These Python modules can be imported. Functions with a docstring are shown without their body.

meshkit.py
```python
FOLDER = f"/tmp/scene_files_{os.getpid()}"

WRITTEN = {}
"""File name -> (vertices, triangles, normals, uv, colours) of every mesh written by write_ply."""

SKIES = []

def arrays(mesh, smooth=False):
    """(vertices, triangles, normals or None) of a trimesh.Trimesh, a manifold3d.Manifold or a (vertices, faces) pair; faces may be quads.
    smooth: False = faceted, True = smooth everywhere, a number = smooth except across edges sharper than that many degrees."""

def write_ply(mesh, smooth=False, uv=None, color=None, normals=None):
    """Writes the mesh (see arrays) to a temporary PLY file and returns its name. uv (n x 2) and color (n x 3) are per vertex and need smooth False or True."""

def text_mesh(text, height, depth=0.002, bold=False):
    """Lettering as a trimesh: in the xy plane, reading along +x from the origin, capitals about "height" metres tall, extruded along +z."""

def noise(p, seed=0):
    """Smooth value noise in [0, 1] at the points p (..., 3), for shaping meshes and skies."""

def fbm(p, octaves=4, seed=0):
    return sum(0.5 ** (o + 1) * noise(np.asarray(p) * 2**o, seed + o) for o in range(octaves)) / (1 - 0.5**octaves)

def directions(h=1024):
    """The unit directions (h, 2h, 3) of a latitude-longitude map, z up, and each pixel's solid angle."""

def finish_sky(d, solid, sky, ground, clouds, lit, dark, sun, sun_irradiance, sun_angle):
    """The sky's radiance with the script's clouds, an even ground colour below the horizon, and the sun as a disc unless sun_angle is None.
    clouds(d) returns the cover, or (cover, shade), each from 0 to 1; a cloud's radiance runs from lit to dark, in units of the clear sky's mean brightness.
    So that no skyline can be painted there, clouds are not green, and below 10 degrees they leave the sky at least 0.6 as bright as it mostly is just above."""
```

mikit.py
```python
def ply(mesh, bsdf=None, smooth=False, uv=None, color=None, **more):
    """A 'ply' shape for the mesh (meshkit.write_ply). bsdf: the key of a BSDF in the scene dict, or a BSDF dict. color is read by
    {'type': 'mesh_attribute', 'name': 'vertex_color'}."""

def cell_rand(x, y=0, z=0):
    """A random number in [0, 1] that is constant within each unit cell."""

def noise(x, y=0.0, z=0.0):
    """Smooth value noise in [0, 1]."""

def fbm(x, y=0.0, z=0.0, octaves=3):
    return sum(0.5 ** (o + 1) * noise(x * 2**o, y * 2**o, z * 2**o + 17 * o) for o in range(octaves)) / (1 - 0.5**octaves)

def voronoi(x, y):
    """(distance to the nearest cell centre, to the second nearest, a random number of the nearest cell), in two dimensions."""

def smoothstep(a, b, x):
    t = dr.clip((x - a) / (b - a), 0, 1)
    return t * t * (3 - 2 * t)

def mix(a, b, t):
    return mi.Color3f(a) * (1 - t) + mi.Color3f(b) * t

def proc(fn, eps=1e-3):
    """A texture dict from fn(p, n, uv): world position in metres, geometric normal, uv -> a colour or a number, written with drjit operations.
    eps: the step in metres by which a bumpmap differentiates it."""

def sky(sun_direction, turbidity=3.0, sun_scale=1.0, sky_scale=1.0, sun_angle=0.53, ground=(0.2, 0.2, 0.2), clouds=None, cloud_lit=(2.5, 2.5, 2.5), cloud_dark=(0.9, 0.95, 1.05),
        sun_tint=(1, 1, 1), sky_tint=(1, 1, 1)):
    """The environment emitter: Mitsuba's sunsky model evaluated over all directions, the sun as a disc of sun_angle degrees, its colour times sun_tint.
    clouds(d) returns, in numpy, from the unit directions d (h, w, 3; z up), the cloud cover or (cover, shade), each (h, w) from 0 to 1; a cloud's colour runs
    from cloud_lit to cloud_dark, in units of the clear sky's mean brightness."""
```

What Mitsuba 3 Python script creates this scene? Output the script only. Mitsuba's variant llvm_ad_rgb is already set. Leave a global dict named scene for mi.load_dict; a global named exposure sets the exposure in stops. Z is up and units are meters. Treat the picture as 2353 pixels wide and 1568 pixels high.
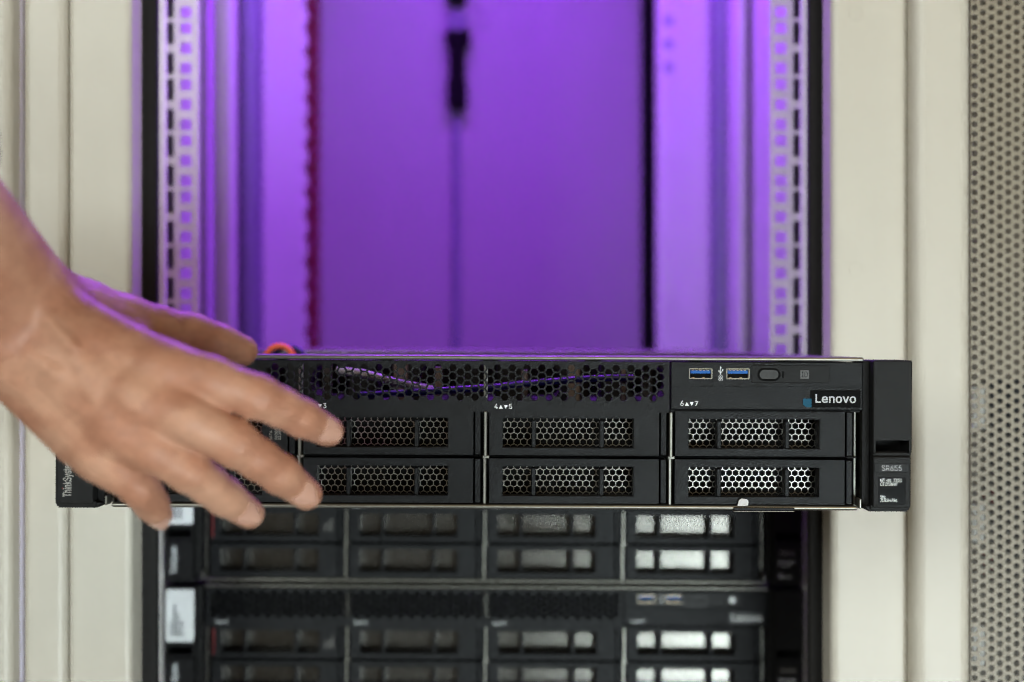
import math, random
import numpy as np, trimesh, drjit as dr, mitsuba as mi
import manifold3d as m3
import mikit, meshkit
from shapely.geometry import Polygon, box as sbox, Point
from shapely import affinity

T = mi.ScalarTransform4f
random.seed(7)
RNG = np.random.default_rng(7)

# ------------------------------------------------------------------ camera, lights, exposure
D = 0.900                       # camera to the face of the server that is slid out
K = 0.580 / D / 2353            # width of one photo unit per metre of distance (photo 2353 units wide)
scene, labels = {}, {}
exposure = 0.0
scene['camera'] = {'type': 'thinlens', 'fov': 2 * math.degrees(math.atan(0.29 / D)), 'fov_axis': 'x', 'aperture_radius': 0.0062,
                   'focus_distance': D, 'near_clip': 0.05, 'far_clip': 20.0,
                   'to_world': T().look_at(origin=[0, 0, 0], target=[0, 1, 0], up=[0, 0, 1])}


def lamp(key, centre, target, w, h, rgb, label, cat):
    scene[key] = {'type': 'rectangle', 'to_world': T().look_at(origin=centre, target=target, up=[0, 0, 1] if abs(centre[0] - target[0]) + abs(centre[1] - target[1]) > 1e-3 else [0, 1, 0]).scale([w / 2, h / 2, 1]),
                  'emitter': {'type': 'area', 'radiance': {'type': 'rgb', 'value': rgb}}}
    labels[key] = {'label': label, 'category': cat}


lamp('window_light', [0.90, -1.15, -0.86], [0.2, 1.0, -0.1], 1.28, 1.0, [12.6, 14.4, 14.7], 'tall cool daylight window behind the photographer at right', 'window')
lamp('window_light_001', [-1.30, -1.40, 0.72], [0.1, 1.2, 0.0], 0.7, 1.0, [15.0, 16.2, 15.6], 'second daylight window high to the left behind the photographer', 'window')
lamp('ceiling_lamp', [0.75, -1.25, 1.60], [0.0, 1.0, 0.0], 1.2, 0.8, [4.4, 3.0, 1.55], 'warm ceiling light panel above and behind the photographer', 'lamp')
scene['room_light'] = {'type': 'constant', 'radiance': {'type': 'rgb', 'value': [0.12, 0.10, 0.072]}}
XL = -65.5 * K * 1.4
for LK, LY, LP in (('led_strip', 1.30, 12.0), ('led_strip_001', 1.50, 205.0)):
    scene[LK] = {'type': 'rectangle', 'to_world': T().translate([XL, LY, 0.68]).rotate([1, 0, 0], 180).scale([0.22, 0.025, 1]),
                 'emitter': {'type': 'area', 'radiance': {'type': 'rgb', 'value': [LP * 0.34, LP * 0.055, LP]}}}
labels['led_strip'] = {'label': 'violet light strip under the cabinet roof, just behind the mounting rails', 'category': 'lamp'}
labels['led_strip_001'] = {'label': 'violet light strip under the cabinet roof, halfway back', 'category': 'lamp'}

# ------------------------------------------------------------------ materials
def rgb(c):
    return {'type': 'rgb', 'value': list(c) if hasattr(c, '__len__') else [c, c, c]}


def pr(name, base, rough=0.5, metal=0.0, spec=0.5, bump=None, scale=1.0, **more):
    b = {'type': 'principled', 'base_color': base if isinstance(base, dict) else rgb(base), 'roughness': rough if isinstance(rough, dict) else float(rough), 'metallic': float(metal), **more}
    if not metal:
        b['specular'] = float(spec)
    if bump is not None:
        b = {'type': 'bumpmap', 'arbitrary': mikit.proc(bump[0], eps=bump[1]), 'scale': scale, 'bsdf': b}
    scene[name] = {'type': 'twosided', 'bsdf': b}


N = mikit.noise
pebble = lambda p, n, uv: 0.00022 * N(p.x * 1700, p.y * 1700, p.z * 1700) + 0.00008 * N(p.x * 3600, p.y * 3600, p.z * 3600)
orange_peel = lambda p, n, uv: 0.0004 * N(p.x * 160, p.y * 160, p.z * 160)


def paint_tone(p, n, uv):
    s = mikit.fbm(p.x * 9, p.y * 9, p.z * 3.1, 3)
    return mi.Color3f(0.475, 0.44, 0.375) * (0.97 + 0.06 * s)


def steel_tone(p, n, uv):
    return mi.Color3f(0.26, 0.255, 0.225) * (0.82 + 0.3 * mikit.fbm(p.x * 300, p.y * 300, p.z * 300, 2))


def grille_tone(p, n, uv):
    return mi.Color3f(0.0068, 0.0074, 0.0082) * (0.75 + 0.5 * N(p.x * 1500, p.y * 1500, p.z * 1500)) * (0.7 + 0.7 * mikit.fbm(p.x * 45, p.y * 45, p.z * 45, 3))


def skin_tone(p, n, uv):
    a = mikit.fbm(p.x * 55, p.y * 55, p.z * 55, 3)
    f = N(p.x * 420, p.y * 420, p.z * 420)
    return mikit.mix((0.34, 0.155, 0.095), (0.43, 0.23, 0.150), mikit.smoothstep(0.3, 0.7, a)) * (0.93 + 0.14 * f)


skin_bump = lambda p, n, uv: 0.00032 * N(p.x * 900, p.y * 500, p.z * 900) + 0.0006 * mikit.fbm(p.x * 190, p.y * 190, p.z * 190, 2)

pr('black_plastic', mikit.proc(grille_tone), 0.36, spec=0.15, bump=(pebble, 0.0002))
pr('smooth_plastic', 0.009, 0.42, spec=0.14)
pr('ear_plastic', 0.0095, 0.45, spec=0.14, bump=(pebble, 0.0002))
pr('black_gloss', 0.004, 0.18, spec=0.07)
pr('black_rubber', (0.012, 0.011, 0.010), 0.75, spec=0.3)
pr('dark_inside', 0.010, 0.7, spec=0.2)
pr('locator_grey', 0.06, 0.45)
pr('button_grey', 0.034, 0.45, spec=0.25)
pr('steel', mikit.proc(steel_tone), 0.34, metal=0.85)
pr('mesh_metal', (0.52, 0.50, 0.455), 0.215, metal=1.0)
pr('usb_metal', (0.24, 0.215, 0.17), 0.38, metal=1.0)
pr('usb_blue', (0.004, 0.08, 0.30), 0.4, spec=0.3)
pr('usb_gold', (0.85, 0.6, 0.3), 0.3, metal=1.0)
pr('white_print', (0.62, 0.64, 0.64), 0.5)
pr('grey_print', (0.34, 0.35, 0.36), 0.5)
pr('dim_print', (0.26, 0.25, 0.23), 0.5)
pr('white_label', (0.74, 0.76, 0.75), 0.5)
pr('label_ink', (0.16, 0.17, 0.18), 0.6)
pr('teal_film', (0.0, 0.055, 0.10), 0.4, spec=0.15)
pr('red_plastic', (0.13, 0.006, 0.008), 0.45)
pr('cream_paint', mikit.proc(paint_tone), 0.42, spec=0.45)
pr('grey_sheet', (0.16, 0.145, 0.12), 0.5)
pr('sheet_paint', (0.21, 0.18, 0.135), 0.5)
pr('lilac_strip', (0.58, 0.54, 0.66), 0.45)
pr('rail_metal', (0.80, 0.775, 0.73), 0.5, metal=0.0)
pr('inside_paint', (0.34, 0.32, 0.33), 0.42, spec=0.5)
pr('post_paint', (0.36, 0.335, 0.35), 0.45)
pr('door_paint', (0.27, 0.24, 0.26), 0.4, spec=0.5)
pr('gap_lock_grey', (0.10, 0.10, 0.14), 0.5)  # lock cylinder; also shade painted as strips between the posts
pr('handle_gap_black', 0.002, 0.6, spec=0.06)  # lock handle; also painted shade in the gap beside the back door
pr('rod_grey', (0.16, 0.16, 0.22), 0.5)
pr('red_cable_skin', (0.15, 0.0, 0.022), 0.45)
pr('orange_cable_skin', (0.85, 0.13, 0.03), 0.4)
pr('blue_cable_skin', (0.006, 0.009, 0.10), 0.4)
pr('pale_cable_skin', (0.42, 0.40, 0.39), 0.4)
pr('brown_panel', (0.06, 0.044, 0.026), 0.6)
pr('tan_part', (0.10, 0.078, 0.06), 0.5)
pr('skin', mikit.proc(skin_tone), 0.46, spec=0.3, bump=(skin_bump, 0.0006))
pr('nail', (0.48, 0.27, 0.20), 0.28, spec=0.5)
pr('sleeve_cloth', (0.05, 0.045, 0.05), 0.9, spec=0.1)

# ------------------------------------------------------------------ helpers
CACHE = {}


def add(key, mesh, bsdf, smooth=False, to_world=None, cache=None, **tags):
    """One entry of the scene; an occupied key takes the next three-digit number."""
    k, i = key, 0
    while k in scene:
        i += 1
        k = f'{key}_{i:03d}'
    if cache is not None and cache in CACHE:
        shape = CACHE[cache]
    else:
        m = mesh() if callable(mesh) else mesh
        shape = mikit.ply(m, bsdf, smooth=smooth)
        if cache is not None:
            CACHE[cache] = shape
    scene[k] = dict(shape)
    if to_world is not None:
        scene[k]['to_world'] = to_world
    if tags:
        labels[k] = tags
    return k


def join(*ms):
    out = []
    for m in ms:
        if hasattr(m, 'to_mesh'):
            q = m.to_mesh()
            m = trimesh.Trimesh(q.vert_properties[:, :3], q.tri_verts, process=False)
        out.append(m)
    return trimesh.util.concatenate(out)


def rbox(x0, x1, y0, y1, z0, z1, c=0.0):
    """A box with chamfered edges, in millimetres, returned in metres."""
    if c <= 0:
        p = [[x, y, z] for x in (x0, x1) for y in (y0, y1) for z in (z0, z1)]
    else:
        p = []
        for x, sx in ((x0, 1), (x1, -1)):
            for y, sy in ((y0, 1), (y1, -1)):
                for z, sz in ((z0, 1), (z1, -1)):
                    p += [[x + sx * c, y + sy * c * 0.42, z + sz * c * 0.42], [x + sx * c * 0.42, y + sy * c, z + sz * c * 0.42], [x + sx * c * 0.42, y + sy * c * 0.42, z + sz * c],
                          [x, y + sy * c, z + sz * c], [x + sx * c, y, z + sz * c], [x + sx * c, y + sy * c, z]]
    return m3.Manifold.hull_points(np.asarray(p, float) * 0.001)


def front(m, y=0.0):
    """xy drawing extruded along z -> stands upright, its back at depth y, facing the camera."""
    if hasattr(m, 'to_mesh'):
        q = m.to_mesh()
        m = trimesh.Trimesh(q.vert_properties[:, :3], q.tri_verts, process=False)
    v = np.array(m.vertices)
    return trimesh.Trimesh(np.stack([v[:, 0], y - v[:, 2], v[:, 1]], 1), m.faces, process=False)


def plate(outer, holes, depth, y, scale=0.001):
    """Flat plate with holes: front face at y, back at y + depth (mm)."""
    cs = m3.CrossSection([np.asarray(outer, float)], m3.FillRule.NonZero)
    if holes:
        cs = cs - m3.CrossSection([np.asarray(h, float) for h in holes], m3.FillRule.NonZero)
    cs = cs.scale((scale, scale))
    return front(m3.Manifold.extrude(cs, depth * scale), (y + depth) * scale)


def rect(x0, x1, z0, z1):
    return [[x0, z0], [x1, z0], [x1, z1], [x0, z1]]


def rrect(x0, x1, z0, z1, r, n=5):
    pts = []
    for cx, cz, a0 in ((x1 - r, z0 + r, -90), (x1 - r, z1 - r, 0), (x0 + r, z1 - r, 90), (x0 + r, z0 + r, 180)):
        for i in range(n + 1):
            a = math.radians(a0 + 90 * i / n)
            pts.append([cx + r * math.cos(a), cz + r * math.sin(a)])
    return pts


def ngon(cx, cz, r, n=6, turn=0.0):
    return [[cx + r * math.cos(turn + 2 * math.pi * i / n), cz + r * math.sin(turn + 2 * math.pi * i / n)] for i in range(n)]


def text(s, x, z, height, y, width=None, up=False, bold=False, depth=0.12):
    """Lettering with its left baseline point at x, z (mm), capitals of the given height; up: reads from bottom to top."""
    m = meshkit.text_mesh(s, height * 0.001, depth * 0.001, bold)
    v = np.array(m.vertices)
    v[:, 0] -= v[:, 0].min()
    if width:
        v[:, 0] *= width * 0.001 / v[:, 0].max()
    if up:
        v[:, 0], v[:, 1] = -v[:, 1].copy(), v[:, 0].copy()
    v[:, 0] += x * 0.001
    v[:, 1] += z * 0.001
    return front(trimesh.Trimesh(v, m.faces, process=False), y * 0.001)


def vext(poly, z0, z1):
    """A plan outline (shapely, metres) raised from z0 to z1."""
    m = trimesh.creation.extrude_polygon(poly, z1 - z0, engine='earcut')
    m.apply_translation([0, 0, z0])
    return m


def rounded(x0, x1, y0, y1, r):
    return sbox(x0 + r, y0 + r, x1 - r, y1 - r).buffer(r, quad_segs=6)


def tube(points, radius, sides=12, closed=False):
    p = np.asarray(points, float)
    t = np.gradient(p, axis=0)
    t /= np.linalg.norm(t, axis=1, keepdims=True)
    a = np.cross(t, np.array([0.13, 0.31, 0.94]))
    a /= np.linalg.norm(a, axis=1, keepdims=True)
    b = np.cross(t, a)
    ang = np.arange(sides) * 2 * np.pi / sides
    r = np.broadcast_to(radius, (len(p),))[:, None, None]
    v = (p[:, None] + r * (np.cos(ang)[None, :, None] * a[:, None] + np.sin(ang)[None, :, None] * b[:, None])).reshape(-1, 3)
    f = []
    for i in range(len(p) - 1):
        for j in range(sides):
            k = (j + 1) % sides
            f += [[i * sides + j, i * sides + k, (i + 1) * sides + k], [i * sides + j, (i + 1) * sides + k, (i + 1) * sides + j]]
    n = len(p)
    v = np.vstack([v, p[:1], p[-1:]])
    for j in range(sides):
        k = (j + 1) % sides
        f += [[n * sides, k, j], [n * sides + 1, (n - 1) * sides + j, (n - 1) * sides + k]]
    m = trimesh.Trimesh(v, f, process=False)
    m.fix_normals()
    return m


def X(px, Y):
    return (px - 1176.5) * K * Y


def Z(py, Y):
    return (784.0 - py) * K * Y


Z0, Z1 = -1.25, 0.72             # foot and top of the cabinets

# ------------------------------------------------------------------ the cabinets
CAB = 'server_cabinet'
labels[CAB] = {'label': 'open cream server cabinet with violet lit inside and square-hole rails', 'category': 'server cabinet'}


def strip(key, pxa, pxb, Ya, depth, bsdf, r=0.0, z0=None, z1=None, smooth=30, **tags):
    xa, xb = X(pxa, Ya), X(pxb, Ya)
    poly = rounded(xa, xb, Ya, Ya + depth, r) if r > 0 else sbox(xa, Ya, xb, Ya + depth)
    return add(key, vext(poly, Z0 if z0 is None else z0, Z1 if z1 is None else z1), bsdf, smooth=smooth, **tags)


YF = 1.05
strip(CAB + '__frame_panel', 156, 303, YF, 0.033, 'cream_paint', 0.005)
strip(CAB + '__frame_panel', 1909, 2092, YF, 0.033, 'cream_paint', 0.006)
strip(CAB + '__rubber_gasket', 314, 360, 1.084, 0.010, 'black_rubber', 0.003)
strip(CAB + '__rubber_gasket', 1859, 1906, 1.084, 0.010, 'black_rubber', 0.003)
YR = 1.255
strip(CAB + '__post', 346, 379, 1.222, 0.008, 'rail_metal', 0.003)
strip(CAB + '__post', 1842, 1872, 1.222, 0.008, 'rail_metal', 0.003)


def rail(pxa, pxb, hole, slot, name):
    xa, xb, xh, xs = (X(q, YR) * 1000 for q in (pxa, pxb, hole, slot))
    holes = []
    U, z = 44.45, Z(28, YR) * 1000
    z -= round((z - Z0 * 1000) / U) * U - U
    n = 0
    while z + 38 < Z1 * 1000:
        for dz in (0.0, 15.9, 31.75):
            holes.append(rrect(xh - 4.6, xh + 4.6, z + dz - 4.6, z + dz + 4.6, 0.6, 2))
        a = z - 6.35
        holes.append(rect(xs - 2.9, xs + 2.9, a + 1.6, a + 22.2 - 3.2))
        holes.append(rect(xs - 2.9, xs + 2.9, a + 22.2 + 3.2, a + 44.45 - 1.6))
        z += U
    m = plate(rect(min(xa, xb), max(xa, xb), Z0 * 1000 + 5, Z1 * 1000 - 5), holes, 2.0, YR * 1000)
    add(name, m, 'rail_metal')


rail(381, 455, 427, 391, CAB + '__mounting_rail')
rail(1770, 1840, 1794, 1831, CAB + '__mounting_rail')
strip(CAB + '__slot_backing', 376, 399, YR + 0.006, 0.03, 'black_rubber')
strip(CAB + '__slot_backing', 1823, 1846, YR + 0.006, 0.03, 'black_rubber')
for pts in ([(345, 1.27), (672, 2.12), (640, 2.12), (310, 1.27)], [(1880, 1.27), (1550, 2.12), (1582, 2.12), (1915, 1.27)]):
    add(CAB + '__side_panel', vext(Polygon([(X(a, b), b) for a, b in pts]), Z0, Z1), 'inside_paint')
add(CAB + '__side_panel', vext(sbox(X(362, 1.104) - 0.04, 1.11, X(362, 1.104) - 0.03, 1.268), Z0, Z1), 'inside_paint')
add(CAB + '__side_panel', vext(sbox(X(1858, 1.104) + 0.03, 1.11, X(1858, 1.104) + 0.04, 1.268), Z0, Z1), 'inside_paint')
YB = 2.06
strip(CAB + '__back_door', 722, 1484, YB, 0.03, 'door_paint', 0.012)
strip(CAB + '__back_frame', 560, 722, YB + 0.012, 0.03, 'inside_paint')
strip(CAB + '__back_frame', 1484, 1700, YB + 0.012, 0.03, 'inside_paint')
# posts along the sides, and dark strips that paint in the shaded gaps
strip(CAB + '__rear_post', 585, 696, 1.84, 0.02, 'post_paint', 0.012)
strip(CAB + '__rear_post', 1508, 1638, 1.84, 0.02, 'post_paint', 0.012)
strip(CAB + '__shade_strip', 556, 584, 1.68, 0.05, 'gap_lock_grey', 0.008)
strip(CAB + '__shade_strip', 1480, 1506, 2.0, 0.045, 'handle_gap_black', 0.005)
strip(CAB + '__shade_strip', 1642, 1680, 1.70, 0.05, 'gap_lock_grey', 0.008)
strip(CAB + '__side_channel', 488, 534, 1.48, 0.03, 'post_paint', 0.0085)
strip(CAB + '__side_channel', 1694, 1722, 1.55, 0.03, 'post_paint', 0.006)
for py in (50, 103, 157):
    add(CAB + '__rear_post__bolt', trimesh.creation.cylinder(0.0062, 0.006, sections=16, transform=trimesh.transformations.translation_matrix([X(1535, 1.84), 1.838, Z(py, 1.84)]) @ trimesh.transformations.rotation_matrix(math.pi / 2, [1, 0, 0])), 'rod_grey', smooth=30)
tz = np.arange(Z0 * 1000 + 20, Z1 * 1000 - 40, 27.0)
xt0, xt1 = X(676, 1.835) * 1000, X(706, 1.835) * 1000
teeth = [[xt0, Z0 * 1000 + 10]] + [[xt1 + (dx if k else -5.5), z + dz] for z in tz for k, (dx, dz) in enumerate(((0, 0), (-1.5, 3), (0.5, 7), (0.5, 16), (-1.5, 21)))] + [[xt0, tz[-1] + 27]]
add(CAB + '__rear_post__toothed_strip', plate(teeth, None, 2.0, 1835), 'post_paint')
for py in (620, 30):
    add(CAB + '__frame_panel_001__plug', trimesh.creation.annulus(0.0042, 0.0052, 0.0012, sections=32, transform=trimesh.transformations.translation_matrix([X(1968, YF), YF - 0.0002, Z(py, YF)]) @ trimesh.transformations.rotation_matrix(math.pi / 2, [1, 0, 0])), 'cream_paint', smooth=30)
# lock of the back door
yl = YB - 0.035
add(CAB + '__back_door__lock_rod', tube([[X(1049, YB), YB - 0.008, Z(255, YB)], [X(1049, YB), YB - 0.008, -0.4], [X(1049, YB), YB - 0.008, Z0 + 0.05]], 0.0052), 'rod_grey', smooth=40)
hx, hz0, hz1 = X(1050, yl) * 1000, Z(248, yl) * 1000, Z(78, yl) * 1000
add(CAB + '__back_door__lock_handle', join(rbox(hx - 12, hx + 12, yl * 1000, yl * 1000 + 30, hz0, hz0 + 40, 5), rbox(hx - 10, hx + 10, yl * 1000, yl * 1000 + 30, hz0 + 25, hz1, 4),
                                      rbox(hx - 15, hx + 17, yl * 1000, yl * 1000 + 30, hz1 - 14, hz1 + 6, 5)), 'handle_gap_black', smooth=30)
add(CAB + '__back_door__lock_cylinder', join(trimesh.creation.cylinder(0.013, 0.03, sections=24, transform=trimesh.transformations.translation_matrix([X(1050, yl), yl + 0.012, Z(48, yl)]) @ trimesh.transformations.rotation_matrix(math.pi / 2, [1, 0, 0]))), 'gap_lock_grey', smooth=30)
add(CAB + '__back_door__lock_handle', rbox(hx - 14, hx + 12, yl * 1000 + 4, yl * 1000 + 30, hz1 + 40, hz1 + 75, 6), 'handle_gap_black', smooth=30)
add(CAB + '__back_door__lock_cylinder', join(trimesh.creation.annulus(0.0095, 0.0125, 0.004, sections=24, transform=trimesh.transformations.translation_matrix([X(1102, YB), YB - 0.002, Z(42, YB)]) @ trimesh.transformations.rotation_matrix(math.pi / 2, [1, 0, 0]))), 'door_paint', smooth=30)
add(CAB + '__roof', vext(sbox(X(160, YF), YF + 0.04, X(2088, YF), YB + 0.05), Z1 - 0.03, Z1), 'inside_paint')
add(CAB + '__added_light_baffle', vext(sbox(X(345, 1.27), 1.438, X(1880, 1.27), 1.442), 0.638, Z1 - 0.03), 'inside_paint')  # added baffle, out of view, that cuts violet light on the hand
add(CAB + '__slide_rail', rbox(-238.5, -231.5, 950, 1900, -88, -46), 'steel')
add(CAB + '__slide_rail', rbox(198.5, 205.5, 950, 1900, -88, -46), 'steel')

# neighbour on the right: plain frame and a perforated door
NB = 'server_cabinet_001'
labels[NB] = {'label': 'cream cabinet with finely perforated door at the right edge', 'category': 'server cabinet'}
strip(NB + '__door_panel', 2099, 2234, 1.035, 0.03, 'cream_paint', 0.009)


def perforated(pxa, pxb, Yp, pitch, r, squeeze, z0, z1, dx=0.0):
    xa, xb = X(pxa, Yp) * 1000, X(pxb, Yp) * 1000
    holes, i, x = [], 0, xa + 2.4 + dx
    while x < xb - r:
        z = z0 + 4 + (pitch / 2 if i % 2 else 0)
        while z < z1 - 4:
            holes.append([[cx, cz] for cx, cz in ngon(x, z, r, 10)])
            z += pitch
        x += pitch * 0.866 * squeeze
        i += 1
    return plate(rect(xa, xb, z0, z1), holes, 1.2, Yp * 1000)


zb, zt = -300, 262
YD = 1.035
add(NB + '__door_sheet', perforated(2231, 2420, YD + 0.002, 6.34, 2.1, 1.0, zb, zt), 'sheet_paint')
add(NB + '__inner_sheet', perforated(2236, 2420, YD + 0.03, 6.44, 2.4, 0.95, zb - 4, zt + 4, 0.4), 'grey_sheet')
strip(NB + '__frame_panel', 2118, 2262, YD + 0.06, 0.1, 'cream_paint', 0.004)
add(NB + '__door_edge', rbox(X(2233, YD) * 1000, X(2420, YD) * 1000, YD * 1000 - 2, YD * 1000 + 20, zt, 700, 2), 'cream_paint')
strip(NB + '__inside_panel', 2235, 2440, YD + 0.12, 0.02, 'brown_panel', z0=Z(872, YD + 0.12), z1=Z1)
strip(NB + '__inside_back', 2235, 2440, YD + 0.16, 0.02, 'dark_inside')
for a, b in ((890, 985), (1160, 1245), (1440, 1530)):
    strip(NB + '__cable_label', 2236, 2262, YD + 0.026, 0.004, 'white_label', z0=Z(b, YD + 0.026), z1=Z(a, YD + 0.026))

for a, b in ((1130, 1165), (1270, 1330)):
    strip(NB + '__inner_cable', 2268, 2278, YD + 0.05, 0.008, 'red_plastic', 0.003, z0=Z(b, YD + 0.05), z1=Z(a, YD + 0.05))

# neighbour on the left: two plain panels and the groove between them
NL = 'server_cabinet_002'
labels[NL] = {'label': 'plain cream cabinet at the left edge behind the arm', 'category': 'server cabinet'}
strip(NL + '__frame_panel', 52, 151, 1.047, 0.045, 'cream_paint', 0.006)
strip(NL + '__door_panel', -260, 26, 1.04, 0.03, 'cream_paint', 0.006)
strip(NL + '__edge_profile', 10, 60, 1.058, 0.02, 'lilac_strip', 0.004)

# ------------------------------------------------------------------ the servers
PITCH = 105.3
TX0 = [108.6 - PITCH * (3 - c) for c in range(4)]
TZ0 = [-12.2, -39.5]


def bezel_mesh():
    body = m3.Manifold.extrude(m3.CrossSection([np.array(rect(0, 96.2, 0, 25.3))]) - m3.CrossSection([np.array(rect(7.6, 81.9, 4.1, 21.0))]), 11.6)
    lip = m3.Manifold.extrude(m3.CrossSection([np.array(rrect(0.35, 95.85, 0.35, 24.95, 0.4, 2))]) - m3.CrossSection([np.array(rect(7.2, 82.3, 3.7, 21.4))]), 0.4).translate((0, 0, 11.6))
    return front(join(body, lip).apply_scale(0.001), 0.012)


def screen_mesh():
    """Honeycomb sheet behind the bezel window."""
    holes, r, p = [], 1.95, 3.8
    z, i = 3.2, 0
    while z < 23:
        x = 6.4 + (p / 2 if i % 2 else 0)
        while x < 84:
            holes.append(ngon(x, z, r, 6, math.pi / 6))
            x += p
        z += p * 0.866
        i += 1
    cs = m3.CrossSection([np.array(rect(5, 84.5, 2.4, 22.8))]) - m3.CrossSection([np.array(h) for h in holes], m3.FillRule.NonZero)
    cs = cs.scale((0.001, 0.001))
    body = m3.Manifold.extrude(cs, 0.0006)
    return front(body, 0.0176)


def grille_mesh():
    holes = []
    for i in range(74):
        x = -206.5 + i * 4.2
        for o in ((1.75, 0.75, -0.25, -1.25) if i % 2 else (1.25, 0.25, -0.75, -1.75)):
            holes.append(ngon(x, 28.9 + o * 4.73, 2.2, 6, 0))
    return join(plate(rect(-212, 105.2, 12.2, 41.2), holes, 1.3, 0.4), plate(rect(-211.7, 104.9, 12.5, 40.9), [ngon(h[0][0] - 2.2, sum(q[1] for q in h) / 6, 2.36, 6, 0) for h in holes], 0.4, 0.0))


def control_mesh(rear):
    m = rbox(106.0, 214.6, 0, 8, 14.1, 41.3, 0.5)
    for a in (116.3, 137.4):
        m = m - rbox(a, a + 13.2, -1, 7.5, 31.4, 37.5)
    return m - rbox(105, 216, -1, 0.7, 27.15, 27.65)


def usb_shell():
    return join(plate(rrect(0, 13.2, 0, 6.1, 0.5, 2), [rect(0.55, 12.65, 0.55, 5.55)], 6.5, 0.25))


def ear_mesh(side):
    """Side: 1 right, -1 left. Upper block with a finger scoop."""
    up = rbox(219.2, 241.2, -6, 30, -10.0, 42.6, 0.7) - rbox(220.8, 239.6, -8, 14, -12, -2.4)
    flank = rbox(215.0, 219.4, 3, 30, -41.5, 42.4, 0.4)
    base = m3.Manifold.hull_points(np.array([[214.6, y, -40.6] for y in (3, 30)] + [[218.0, y, -42.8] for y in (-3, 30)] + [[239.6, y, -42.8] for y in (-3, 30)] + [[239.6, y, -40.4] for y in (-3, 30)] + [[216.0, y, -40.0] for y in (-3, 30)], float) * 0.001)
    step = rbox(218.4, 240.3, -4.6, 29, -41.7, -39.0, 0.3)
    pin = rbox(219.6, 241.4, -3.5, 25, -12.4, -9.0, 0.8)
    m = join(up, flank, base, step, pin)
    return mirror(m) if side < 0 else m


def lower_mesh(side):
    m = rbox(219.4, 240.7, -6, 29, -40.4, -11.6, 0.6)
    m = m - rbox(220.0, 239.9, -7, -5.7, -20.7, -15.0) if side > 0 else m - rbox(220.4, 239.6, -7, -5.6, -39.0, -13.2)
    return join(m) if side > 0 else mirror(join(m))


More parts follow.
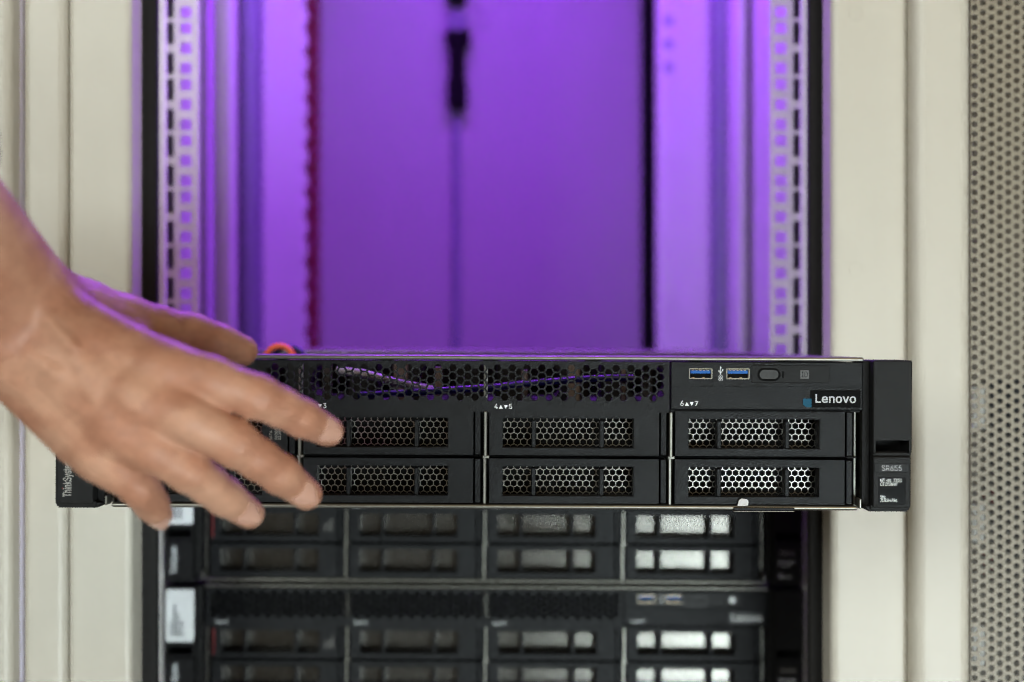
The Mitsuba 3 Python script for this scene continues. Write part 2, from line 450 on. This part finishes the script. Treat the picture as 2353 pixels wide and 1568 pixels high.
def mirror(m):
    v = np.array(m.vertices) * [-1, 1, 1]
    return trimesh.Trimesh(v, np.array(m.faces)[:, ::-1], process=False)


def arrows(x, z, y):
    return join(plate([[x + 2.5, z], [x + 4.85, z], [x + 3.68, z + 2.2]], None, 0.12, y), plate([[x + 5.3, z + 2.2], [x + 6.45, z], [x + 7.6, z + 2.2]], None, 0.12, y))


def number_print(a, b, x, z):
    return join(text(a, x, z, 2.8, 0.0, width=1.9), arrows(x, z, -0.12), text(b, x + 8.2, z, 2.8, 0.0, width=1.9))


def usb_symbol(x, z):
    """Upright trident of the fast serial port with its two letters."""
    s = [text('SS', x + 2.3, z, 2.3, 0.0, width=3.0, up=True), plate(rect(x + 0.95, x + 1.25, z + 3.2, z + 7.2), None, 0.12, -0.12),
         plate([[x + 0.6, z + 7.0], [x + 1.6, z + 7.0], [x + 1.1, z + 8.1]], None, 0.12, -0.12), plate(ngon(x + 0.1, z + 5.4, 0.42, 10), None, 0.12, -0.12),
         plate(rect(x + 1.9, x + 2.6, z + 5.6, z + 6.3), None, 0.12, -0.12), plate([[x + 1.0, z + 4.2], [x + 1.2, z + 4.4], [x + 0.25, z + 5.3], [x + 0.0, z + 5.1]], None, 0.12, -0.12),
         plate([[x + 1.0, z + 4.4], [x + 1.2, z + 4.2], [x + 2.35, z + 5.5], [x + 2.1, z + 5.65]], None, 0.12, -0.12)]
    return join(*s)


def build_server(key, px, Y, zc, tilt, label, group, rear, first_drive):
    labels[key] = {'label': label, 'category': 'server', 'group': group} if group else {'label': label, 'category': 'server'}
    M = T().translate([X(px, Y), Y, zc]).rotate([0, 1, 0], tilt)

    def part(name, mesh, bsdf, cache, smooth=False, shift=None, **tags):
        m = M if shift is None else M @ T().translate([s * 0.001 for s in shift])
        return add(f'{key}__{name}', mesh, bsdf, smooth, m, cache, **tags)

    deep = 720 if rear else 700
    part('chassis', lambda: join(rbox(-213, -212, 12, deep, -41.6, 41), rbox(212.4, 213.4, 12, deep, -41.6, 41), rbox(-213, 213.4, 12, deep, -42.3, -41.4), rbox(-213, 213.4, deep, deep + 1, -42, 41)), 'steel', 'chassis%d' % rear)
    part('bottom_lip', lambda: rbox(-210.5, 212.0, -1.0, 14, -42.6, -40.1, 0.9), 'steel', 'lip', 40)
    part('corner_clip', lambda: rbox(212.8, 214.4, -0.5, 10, -41.6, -36, 0.5), 'steel', 'clip', 30)
    part('corner_clip', None, 'steel', 'clip', 30, (-427.2, 0, 0))
    if rear:
        part('top_cover', lambda: rbox(-213, 215, -1.5, deep, 41.7, 44.1, 0.9), 'steel', 'coverR', 40)
    else:
        part('top_cover', lambda: join(rbox(-213.5, 215, -1.5, 60, 41.7, 44.1, 0.9), rbox(-213.5, -190, 60, 330, 41.7, 43.9), rbox(190, 215, 60, 330, 41.7, 43.9), rbox(-213.5, 215, 330, deep, 41.7, 44.1, 0.6)), 'steel', 'coverF', 40)
    part('backplane', lambda: rbox(-211, 211, 46, 48, -41, 13), 'dark_inside', 'backplane')
    part('bay_floor', lambda: join(rbox(-211, 213.5, 2.5, 46, 12.9, 13.9), rbox(-211, 213.5, 9, 46, -13.7, -12.9)), 'dark_inside', 'bayfloor')
    part('vent_grille', grille_mesh, 'black_plastic', 'grille')
    for i, x in enumerate((-104.2, 1.1, 106.2)):
        part('divider', lambda: join(rbox(-0.9, 0.9, -0.8, 20, -13.0, 12.6, 0.4), rbox(-1.3, 0.5, 0.6, 20, -40, -13.2, 0.4), rbox(-1.6, 2.2, 0.2, 6, -14.2, -12.4, 0.3)), 'steel', 'divider', 30, (x, 0, 0))
        if i < 2:
            part('vent_bracket', lambda: rbox(-1.1, 1.1, 4, 8, 15, 41), 'steel', 'bracket', 30, (x, 0, 0))
    # drive trays
    for c in range(4):
        for r in range(2):
            k = f'drive_tray' + (f'_{c * 2 + r:03d}' if c * 2 + r else '')
            at = (TX0[c], 0.25 * ((c * 3 + r * 2) % 3), TZ0[r])
            part(k + '__bezel', bezel_mesh, 'black_plastic', 'bezel', False, at)
            part(k + '__screen', screen_mesh, 'mesh_metal', 'screen', False, at)
            part(k + '__bar', lambda: rbox(0, 2.4, 2.2, 12, 4.0, 19.7, 0.35), 'black_plastic', 'bar', False, (at[0] + 24.0, at[1], at[2]))
            part(k + '__bar', None, 'black_plastic', 'bar', False, (at[0] + 62.7, at[1], at[2]))
            part(k + '__latch', lambda: rbox(97.1, 100.4, 0.2, 12, 0.2, 25.1, 0.35), 'black_plastic', 'latch', False, at)
            part(k + '__body', lambda: plate(rect(0.8, 100.2, 0.5, 25.0), [rect(7.0, 82.5, 3.5, 21.6)], 4.6, 12.3), 'dark_inside', 'traybody', False, at)
            if c == 0 and r == 0 and first_drive:
                part(k + '__release', lambda: rbox(0.9, 2.5, -0.6, 3, 2.6, 22.6, 0.4), 'red_plastic', 'release', 30, at, label='red release strip on the upper left drive tray')
                part(k + '__drive_print', lambda: join(text('SATA', 87.6, 8.0, 1.5, 0.0, up=True), text('960GB', 90.6, 8.0, 1.5, 0.0, up=True), text('02JG554', 92.6, 8.0, 1.5, 0.0, up=True)), 'dim_print', 'drivetext', False, at)
    # control panel
    part('control_panel', lambda: control_mesh(rear), 'black_plastic', 'control')
    for i, a in enumerate((116.3, 137.4)):
        k = 'usb_port' + ('_001' if i else '')
        part(k + '__shell', usb_shell, 'usb_metal', 'usbshell', False, (a, 0, 31.4))
        part(k + '__tongue', lambda: rbox(0.9, 12.3, 1.2, 7, 3.1, 4.9, 0.15), 'usb_blue', 'usbtongue', False, (a, 0, 31.4))
        part(k + '__contact', lambda: join(*[rbox(2.0 + 2.1 * j, 2.9 + 2.1 * j, 1.5, 6, 4.85, 5.15) for j in range(5)] + [rbox(2.0 + 6 * j, 3.0 + 6 * j, 1.0, 6, 0.6, 0.95) for j in range(2)]), 'usb_gold', 'usbgold', False, (a, 0, 31.4))
        part(k + '__cavity', lambda: rbox(0.3, 12.9, 6.6, 7.4, 0.3, 5.8), 'dark_inside', 'usbback', False, (a, 0, 31.4))
    part('port_print', lambda: usb_symbol(133.0, 30.6), 'white_print', 'usbsym')
    part('button_panel', lambda: rbox(151.7, 195.7, -0.35, 3, 29.4, 39.4, 0.3), 'smooth_plastic', 'subpanel')
    if rear:
        part('connector', lambda: join(plate(rrect(150, 169, 29.2, 38.6, 3.0), [rrect(151.5, 167.5, 30.8, 37.4, 2.0)], 2, -2.0), plate(rrect(153.5, 165.5, 32.2, 36.6, 1.0), [rrect(154.3, 164.7, 33, 35.8, 0.6)], 1, -1.2)), 'button_grey', 'vga', 30)
        part('power_button', lambda: front(trimesh.creation.cylinder(0.0026, 0.002, sections=24), -0.0004).apply_translation([0.188, 0, 0.0342]), 'white_label', 'pbR', 30)
    else:
        part('power_button__ring', lambda: plate(rrect(155.0, 167.9, 30.5, 37.7, 3.5, 8), [rrect(156.0, 166.9, 31.5, 36.9, 2.7, 8)], 1.0, -0.9), 'black_gloss', 'pbring', 30)
        part('power_button__cap', lambda: plate(rrect(156.15, 166.75, 31.65, 36.75, 2.55, 8), None, 1.0, -0.7), 'button_grey', 'pbcap', 30)
        part('status_slot', lambda: plate(rrect(168.9, 169.9, 32.2, 36.2, 0.48, 4), None, 0.3, -0.5), 'black_gloss', 'slot')
        part('locator_button', lambda: rbox(179.1, 184.2, -0.8, 1, 31.8, 36.8, 0.25), 'locator_grey', 'idbtn')
        part('locator_button__lettering', lambda: text('ID', 179.9, 32.7, 3.2, -0.8, width=3.5), 'black_gloss', 'idtxt')
    part('badge', lambda: rbox(185.0, 213.4, -0.5, 2, 15.7, 25.4, 0.25), 'black_gloss', 'badge')
    part('badge__lettering', lambda: text('Lenovo', 187.8, 18.4, 4.7, -0.5, width=23.0, bold=True), 'white_label' if rear else 'grey_print', 'logo%d' % rear)
    if not rear:
        part('badge__film_tab', lambda: plate([[180.8, 17.2], [182.2, 16.1], [183.0, 15.7], [185.6, 15.7], [185.6, 20.6], [180.8, 20.6]], None, 0.15, -0.55), 'teal_film', 'tab', label='teal film tab at the badge corner')
    for i, (a, b) in enumerate((('0', '1'), ('2', '3'), ('4', '5'), ('6', '7'))):
        part('bay_print', number_print(a, b, TX0[i] + 2.8, 14.0 if i < 3 else 16.2), 'white_print', 'num%d' % i)
    if not rear:
        part('pull_tab', lambda: rbox(141.5, 176.0, -2.2, 18, -42.9, -40.9, 0.5), 'smooth_plastic', 'pulltab')
        part('pull_tab__edge', lambda: rbox(141.5, 176.0, -2.4, 2, -43.3, -42.9, 0.1), 'usb_metal', 'pulledge')
        part('pull_tab__grip', lambda: plate([[143.8, -40.2], [144.6, -37.0], [146.0, -36.0], [149.2, -36.4], [150.0, -37.4], [149.8, -40.2]], None, 0.6, -1.6), 'pale_cable_skin', 'pullgrip')
    # ears
    part('ear_latch', lambda: ear_mesh(1), 'ear_plastic', 'earR')
    part('ear_latch__lower_cap', lambda: lower_mesh(1), 'ear_plastic', 'lowR')
    part('ear_latch__name_plate', lambda: rbox(220.3, 239.6, -5.9, -5, -20.4, -15.3, 0.2), 'smooth_plastic', 'nameplate')
    part('ear_latch__name_print', lambda: text('SR655', 224.2, -19.6, 3.0, -5.9, width=11.4), 'dim_print' if rear else 'grey_print', 'name%d' % rear)
    part('ear_latch__serial_label', lambda: rbox(222.5, 237.7, -6.25, -5, -38.6, -23.3, 0.2), 'black_gloss' if not rear else 'smooth_plastic', 'serial%d' % rear)
    part('ear_latch__serial_print', lambda: join(text('MT-M:  7Z01', 223.3, -25.9, 1.9, -6.25, width=12.2), text('CTO1WW', 223.3, -28.1, 1.9, -6.25, width=9.6),
                                           text('SN:', 223.3, -35.3, 1.8, -6.25, width=3.3), text('J102H796', 223.3, -37.1, 1.8, -6.25, width=9.6)), 'white_label', 'serialtxt')
    part('ear_latch_001', lambda: ear_mesh(-1), 'ear_plastic', 'earL')
    part('ear_latch_001__lower_cap', lambda: lower_mesh(-1), 'ear_plastic', 'lowL')
    part('ear_latch_001__name_print', lambda: text('ThinkSystem', -231.8, -36.4, 4.6, -5.6, width=20.6, up=True, bold=True), 'white_print' if rear else 'dim_print', 'think%d' % rear)
    part('ear_latch_001__red_dot', lambda: plate(ngon(-236.7, -31.6, 0.42, 10), None, 0.15, -5.75), 'red_plastic', 'dot')
    if rear:
        part('ear_latch_001__asset_label', lambda: plate(rrect(-240.8, -219.4, 1.0, 40.5, 1.6), None, 0.3, -6.35), 'white_label', 'asset')
        part('ear_latch_001__asset_print', lambda: join(*[plate(rect(-237.6 + 2.6 * j, -236.2 + 2.6 * j + 0.5 * (j % 2), 5, 17 + 6 * ((j * 5) % 3)), None, 0.1, -6.48) for j in range(4)]), 'label_ink', 'assetprint')
    else:
        # what shows through the vent: fan frames, brackets and cables lit from the open cover
        for j in range(6):
            part('fan_frame', lambda: rbox(0, 62, 150, 190, 10, 40, 3) - m3.Manifold.cylinder(0.1, 0.013, 0.013, 32).rotate((90, 0, 0)).translate((0.031, 0.22, 0.025)), 'smooth_plastic', 'fan', False, (-205 + 70 * j, 0, 0))
        for x, w, y, z in ((-60, 9, 120, 40), (-33, 5, 100, 36), (22, 4, 110, 34), (52, 8, 130, 40), (-100, 6, 70, 40), (84, 3, 90, 38), (95, 6, 60, 40)):
            part('inner_bracket', rbox(x, x + w, y, y + 3, 12, z, 0.5), 'tan_part', None)
        part('ribbon_cable', lambda: tube([[0.001 * x, 0.001 * y, 0.001 * z] for x, y, z in ((-95, 120, 33), (-78, 95, 32), (-66, 80, 29.5), (-55, 75, 26.5), (-42, 90, 23.5), (-34, 120, 21))], 0.0026), 'pale_cable_skin', 'ribbon', 40)
        part('blue_cable', lambda: tube([[0.001 * x, 0.001 * (90 + 10 * math.sin(x * 0.05)), 0.001 * (20.5 + 3.5 * math.sin((x + 40) * 0.022))] for x in range(-80, 12, 6)], 0.0022), 'blue_cable_skin', 'bluecable', 40)
        part('violet_cable', lambda: tube([[0.001 * x, 0.001 * (95 + 8 * math.cos(x * 0.04)), 0.001 * (25 + 5 * math.sin((x - 20) * 0.022))] for x in range(8, 98, 6)], 0.0020), 'blue_cable_skin', 'bluecable2', 40)
        part('inner_floor', lambda: rbox(-211, 211, 60, 700, 9, 10), 'dark_inside', 'innerfloor')


ZC = Z(996.5, D)
build_server('rack_server', 1111, D, ZC, 0.27, 'black server slid forward out of the cabinet with the hand across its left end', None, 0, True)
YS = 1.207
ZS = Z(1210, YS)
build_server('rack_server_001', 1111, YS, ZS, 0.36, 'black server seated in the cabinet directly under the pulled-out server', 'servers seated in the cabinet', 1, True)
build_server('rack_server_002', 1113, YS, ZS - 0.0889, 0.36, 'lowest black server, cut off by the bottom edge of the picture', 'servers seated in the cabinet', 1, True)

# ------------------------------------------------------------------ loose cables
yk = 1.13
cx, cz = X(641, yk), Z(829, yk)
labels['orange_cable'] = {}
add('orange_cable', tube([[cx + 0.0105 * math.cos(a), yk + 0.006 * math.sin(a * 0.5), cz + 0.0105 * math.sin(a)] for a in np.linspace(-0.6, math.pi + 0.7, 26)], 0.0022), 'orange_cable_skin', 40,
    label='small orange cable loop standing up behind the thumb', category='cable')
add('blue_cable', tube([[cx + 0.004 + 0.0125 * math.cos(a), yk + 0.012 + 0.006 * math.sin(a * 0.5), cz + 0.0095 * math.sin(a)] for a in np.linspace(-0.6, math.pi + 0.7, 26)], 0.0024), 'blue_cable_skin', 40,
    label='dark blue cable loop beside the orange loop', category='cable')
yc = 1.99
tw = np.linspace(Z0 + 0.05, Z1 - 0.06, 420)
add('red_cable', join(*[tube(np.stack([X(716, yc) + 0.0062 * np.cos(tw * 190 + o), yc + 0.0062 * np.sin(tw * 190 + o), tw], 1), 0.0054, 8) for o in (0, math.pi)]), 'red_cable_skin', 40,
    label='dark red twisted cable running down beside the back door', category='cable')

# ------------------------------------------------------------------ the hand
def P(px, py, Y):
    Y = Y * 0.905
    return np.array([X(px, Y), Y, Z(py, Y)])


def surface_nets(f, lo, hi, h):
    """A closed surface of f = 0 (f negative inside) on a regular grid."""
    n = np.ceil((np.asarray(hi) - lo) / h).astype(int) + 1
    ax = [lo[i] + h * np.arange(n[i]) for i in range(3)]
    g = np.empty(n, np.float32)
    for i in range(n[0]):
        yy, zz = np.meshgrid(ax[1], ax[2], indexing='ij')
        q = np.stack([np.full(yy.shape, ax[0][i]), yy, zz], -1).reshape(-1, 3)
        g[i] = f(q).reshape(yy.shape)
    s = g < 0
    c = [s[a:n[0] - 1 + a, b:n[1] - 1 + b, d:n[2] - 1 + d] for a in (0, 1) for b in (0, 1) for d in (0, 1)]
    cnt = sum(x.astype(int) for x in c)
    act = (cnt > 0) & (cnt < 8)
    idx = -np.ones(act.shape, int)
    cell = np.argwhere(act)
    idx[act] = np.arange(len(cell))
    acc, num = np.zeros((len(cell), 3)), np.zeros((len(cell), 1))
    corners = np.array([[a, b, d] for a in (0, 1) for b in (0, 1) for d in (0, 1)])
    for a in range(8):
        for b in range(a + 1, 8):
            if np.abs(corners[a] - corners[b]).sum() != 1:
                continue
            va, vb = (g[tuple((cell + corners[k]).T)] for k in (a, b))
            x = (va < 0) != (vb < 0)
            t = np.where(x, va / np.where(x, va - vb, 1), 0)[:, None]
            acc += np.where(x[:, None], corners[a] + t * (corners[b] - corners[a]), 0)
            num += x[:, None]
    v = np.asarray(lo) + h * (cell + acc / num)
    faces = []
    for d in range(3):
        e = np.zeros(3, int)
        e[d] = 1
        u, w = np.eye(3, dtype=int)[(d + 1) % 3], np.eye(3, dtype=int)[(d + 2) % 3]
        p = np.argwhere(np.ones(n - e, bool))
        p = p[(p[:, (d + 1) % 3] > 0) & (p[:, (d + 2) % 3] > 0) & (p[:, (d + 1) % 3] < n[(d + 1) % 3] - 1) & (p[:, (d + 2) % 3] < n[(d + 2) % 3] - 1)]
        a, b = s[tuple(p.T)], s[tuple((p + e).T)]
        for flip, sel in ((False, a & ~b), (True, ~a & b)):
            q = p[sel]
            quad = np.stack([idx[tuple((q - u - w).T)], idx[tuple((q - w).T)], idx[tuple(q.T)], idx[tuple((q - u).T)]], 1)
            faces.append(quad[:, ::-1] if flip else quad)
    return v, np.vstack(faces)


def cone(p, a, b, ra, rb):
    ab = b - a
    t = np.clip(((p - a) @ ab) / (ab @ ab), 0, 1)
    return np.linalg.norm(p - a - t[:, None] * ab, axis=1) - (ra + t * (rb - ra))


def smin(a, b, k):
    h = np.maximum(k - np.abs(a - b), 0) / k
    return np.minimum(a, b) - h * h * k * 0.25


FINGERS = {
    'index': [((372, 850, .787), .0122), ((480, 872, .782), .0106), ((592, 912, .789), .0100), ((645, 936, .797), .0090), ((694, 961, .806), .0088), ((754, 991, .820), .0072)],
    'middle': [((322, 918, .781), .0125), ((430, 962, .775), .0108), ((540, 1020, .783), .0103), ((596, 1057, .791), .0092), ((644, 1090, .800), .0090), ((704, 1136, .815), .0074)],
    'ring': [((275, 985, .784), .0118), ((352, 1033, .778), .0104), ((436, 1082, .786), .0099), ((478, 1114, .794), .0089), ((515, 1141, .803), .0087), ((572, 1180, .818), .0072)],
    'pinky': [((228, 1042, .791), .0106), ((278, 1084, .788), .0093), ((320, 1120, .794), .0088), ((336, 1140, .801), .0080), ((348, 1158, .808), .0078), ((364, 1182, .818), .0066)]}
THUMB = [((95, 700, .812), .0175), ((190, 722, .826), .0160), ((285, 740, .842), .0130), ((360, 757, .853), .0112), ((440, 772, .864), .0108), ((500, 790, .872), .0098), ((556, 806, .879), .0080)]
fing = {k: [(P(*a), r) for a, r in v] for k, v in FINGERS.items()}
thumb = [(P(*a), r) for a, r in THUMB]
carpal = {'index': P(95, 715, .797), 'middle': P(60, 745, .793), 'ring': P(25, 775, .795), 'pinky': P(0, 805, .800)}
ELB = [P(-560, 30, .62), P(-640, 120, .62)]
WR = [P(72, 672, .797), P(-8, 758, .797)]


def hand_field(p):
    palm = None
    for k, c in carpal.items():
        a, r = fing[k][0]
        d = cone(p, c, a, 0.0160, r * 1.06)
        palm = d if palm is None else smin(palm, d, 0.010)
    for w, e in zip(WR, ELB):
        palm = smin(palm, cone(p, w, e, 0.0185, 0.034), 0.012)
    palm = smin(palm, cone(p, (WR[0] + WR[1]) / 2, (ELB[0] + ELB[1]) / 2, 0.0205, 0.036), 0.012)
    # heel of the hand on the little finger side, ball of the thumb
    palm = smin(palm, cone(p, P(30, 810, .806), P(190, 1010, .803), 0.0150, 0.0125), 0.010)
    palm = smin(palm, cone(p, P(110, 730, .818), P(300, 800, .828), 0.0165, 0.0110), 0.012)
    # extensor tendons and knuckles on the back
    for k in ('index', 'middle', 'ring', 'pinky'):
        a, r = fing[k][0]
        back = np.array([0, -0.0085, 0])
        palm = smin(palm, cone(p, carpal[k] + np.array([0, -0.0120, 0]), a + back, 0.0026, 0.0042), 0.0065)
        palm = smin(palm, np.linalg.norm(p - (a + np.array([0.0015, -0.0062, 0])), axis=1) - r * 0.72, 0.008)
    for vein in (((70, 690), (170, 800), (215, 900), (300, 950)), ((60, 810), (130, 860), (215, 900)), ((215, 900), (250, 960))):
        for (ax_, az_), (bx_, bz_) in zip(vein, vein[1:]):
            palm = smin(palm, cone(p, P(ax_, az_, .7755), P(bx_, bz_, .7700), 0.0022, 0.0020), 0.0045)
    palm = smin(palm, np.linalg.norm(p - (P(12, 800, .787)), axis=1) - 0.0125, 0.012)      # wrist bone
    out = None
    for k, ch in fing.items():
        f = None
        for (a, ra), (b, rb) in zip(ch, ch[1:]):
            d = cone(p, a, b, ra, rb)
            f = d if f is None else smin(f, d, 0.003)
        out = f if out is None else smin(out, f, 0.002)
    for a, b in (('index', 'middle'), ('middle', 'ring'), ('ring', 'pinky')):            # skin webs
        for t, r in ((0.0, 0.0095), (0.3, 0.0085), (0.6, 0.0070)):
            w0, w1 = (fing[q][0][0] * (1 - t) + fing[q][1][0] * t for q in (a, b))
            palm = smin(palm, cone(p, w0, w1, r, r), 0.004)
    t = None
    for (a, ra), (b, rb) in zip(thumb, thumb[1:]):
        d = cone(p, a, b, ra, rb)
        t = d if t is None else smin(t, d, 0.004)
    palm = smin(palm, t, 0.009)
    d = smin(palm, out, 0.007)
    # creases over the finger joints
    for k, ch in fing.items():
        for j, depth in ((2, 0.0005), (4, 0.0004)):
            c, r = ch[j]
            ax = ch[j + 1][0] - ch[j - 1][0]
            ax = ax / np.linalg.norm(ax)
            s = (p - c) @ ax
            near = np.linalg.norm(p - c, axis=1)
            d = d + np.where(near < 0.016, depth * np.exp(-(s / 0.0035) ** 2) * np.cos(s * 2 * math.pi / 0.0042) * np.clip((c[1] - p[:, 1]) / r, 0, 1), 0)
    return d


pts = np.vstack([[q for ch in fing.values() for q, _ in ch], [q for q, _ in thumb], WR, [WR[0] * 0.55 + ELB[0] * 0.45, WR[1] * 0.55 + ELB[1] * 0.45]])
lo, hi = pts.min(0) - 0.035, pts.max(0) + 0.022
hv, hf = surface_nets(hand_field, lo, hi, 0.0017)
hand = trimesh.Trimesh(hv, np.vstack([hf[:, [0, 1, 2]], hf[:, [0, 2, 3]]]), process=False)
hand.fix_normals()
ed = hand.edges_unique
for w in (0.5, -0.52, 0.5, -0.52):
    sv, dg = np.zeros_like(hv), np.zeros((len(hv), 1))
    for a, b in ((0, 1), (1, 0)):
        np.add.at(sv, ed[:, a], hv[ed[:, b]])
        np.add.at(dg, ed[:, a], 1.0)
    hv = hv + w * (sv / np.maximum(dg, 1) - hv)
hand = trimesh.Trimesh(hv, hand.faces, process=False)
hand.remove_unreferenced_vertices()
labels['person'] = {}
e0, e1 = (WR[0] + WR[1]) / 2, (ELB[0] + ELB[1]) / 2
add('person__sleeve', tube([e0 * (1 - t) + e1 * t for t in np.linspace(0.52, 1.25, 12)], np.linspace(0.049, 0.062, 12), 24), 'sleeve_cloth', 40)
add('person', hand, 'skin', True, label='bare hand and forearm reaching in from the left, fingers spread down over the server', category='person')


def nail(ch, w, key):
    (a, ra), (b, rb) = ch[-2], ch[-1]
    ax = (b - a) / np.linalg.norm(b - a)
    up = np.array([0.05, -1, 0.12])
    up = up - ax * (up @ ax)
    up /= np.linalg.norm(up)
    side = np.cross(ax, up)
    v, f = [], []
    nu, nv = 9, 11
    for s in (0.0, -0.0006):
        for i in range(nu):
            for j in range(nv):
                u, t = i / (nu - 1), j / (nv - 1) * 2 - 1
                rad = (ra * 0.35 + rb * 0.65) * 1.03 + s - 0.0012 * u * u
                ang = t * w * (1 - 0.25 * max(0, u - 0.6) / 0.4 - 0.15 * max(0, 0.3 - u) / 0.3)
                q = a * 0.28 + b * 0.72 + ax * (-0.0045 + 0.0125 * u - 0.0022 * t * t) + up * rad * math.cos(ang) + side * rad * math.sin(ang)
                v.append(q)
    for i in range(nu - 1):
        for j in range(nv - 1):
            k = i * nv + j
            f += [[k, k + nv, k + nv + 1], [k, k + nv + 1, k + 1]]
            k += nu * nv
            f += [[k, k + nv + 1, k + nv], [k, k + 1, k + nv + 1]]
    m = trimesh.Trimesh(v, f, process=False)
    add(key, m, 'nail', True)


for k in fing:
    nail(fing[k], 0.80, 'person__fingernail')

labels = {k: v for k, v in labels.items() if v}
for k in ('blue_cable_001',):
    labels.pop(k, None)
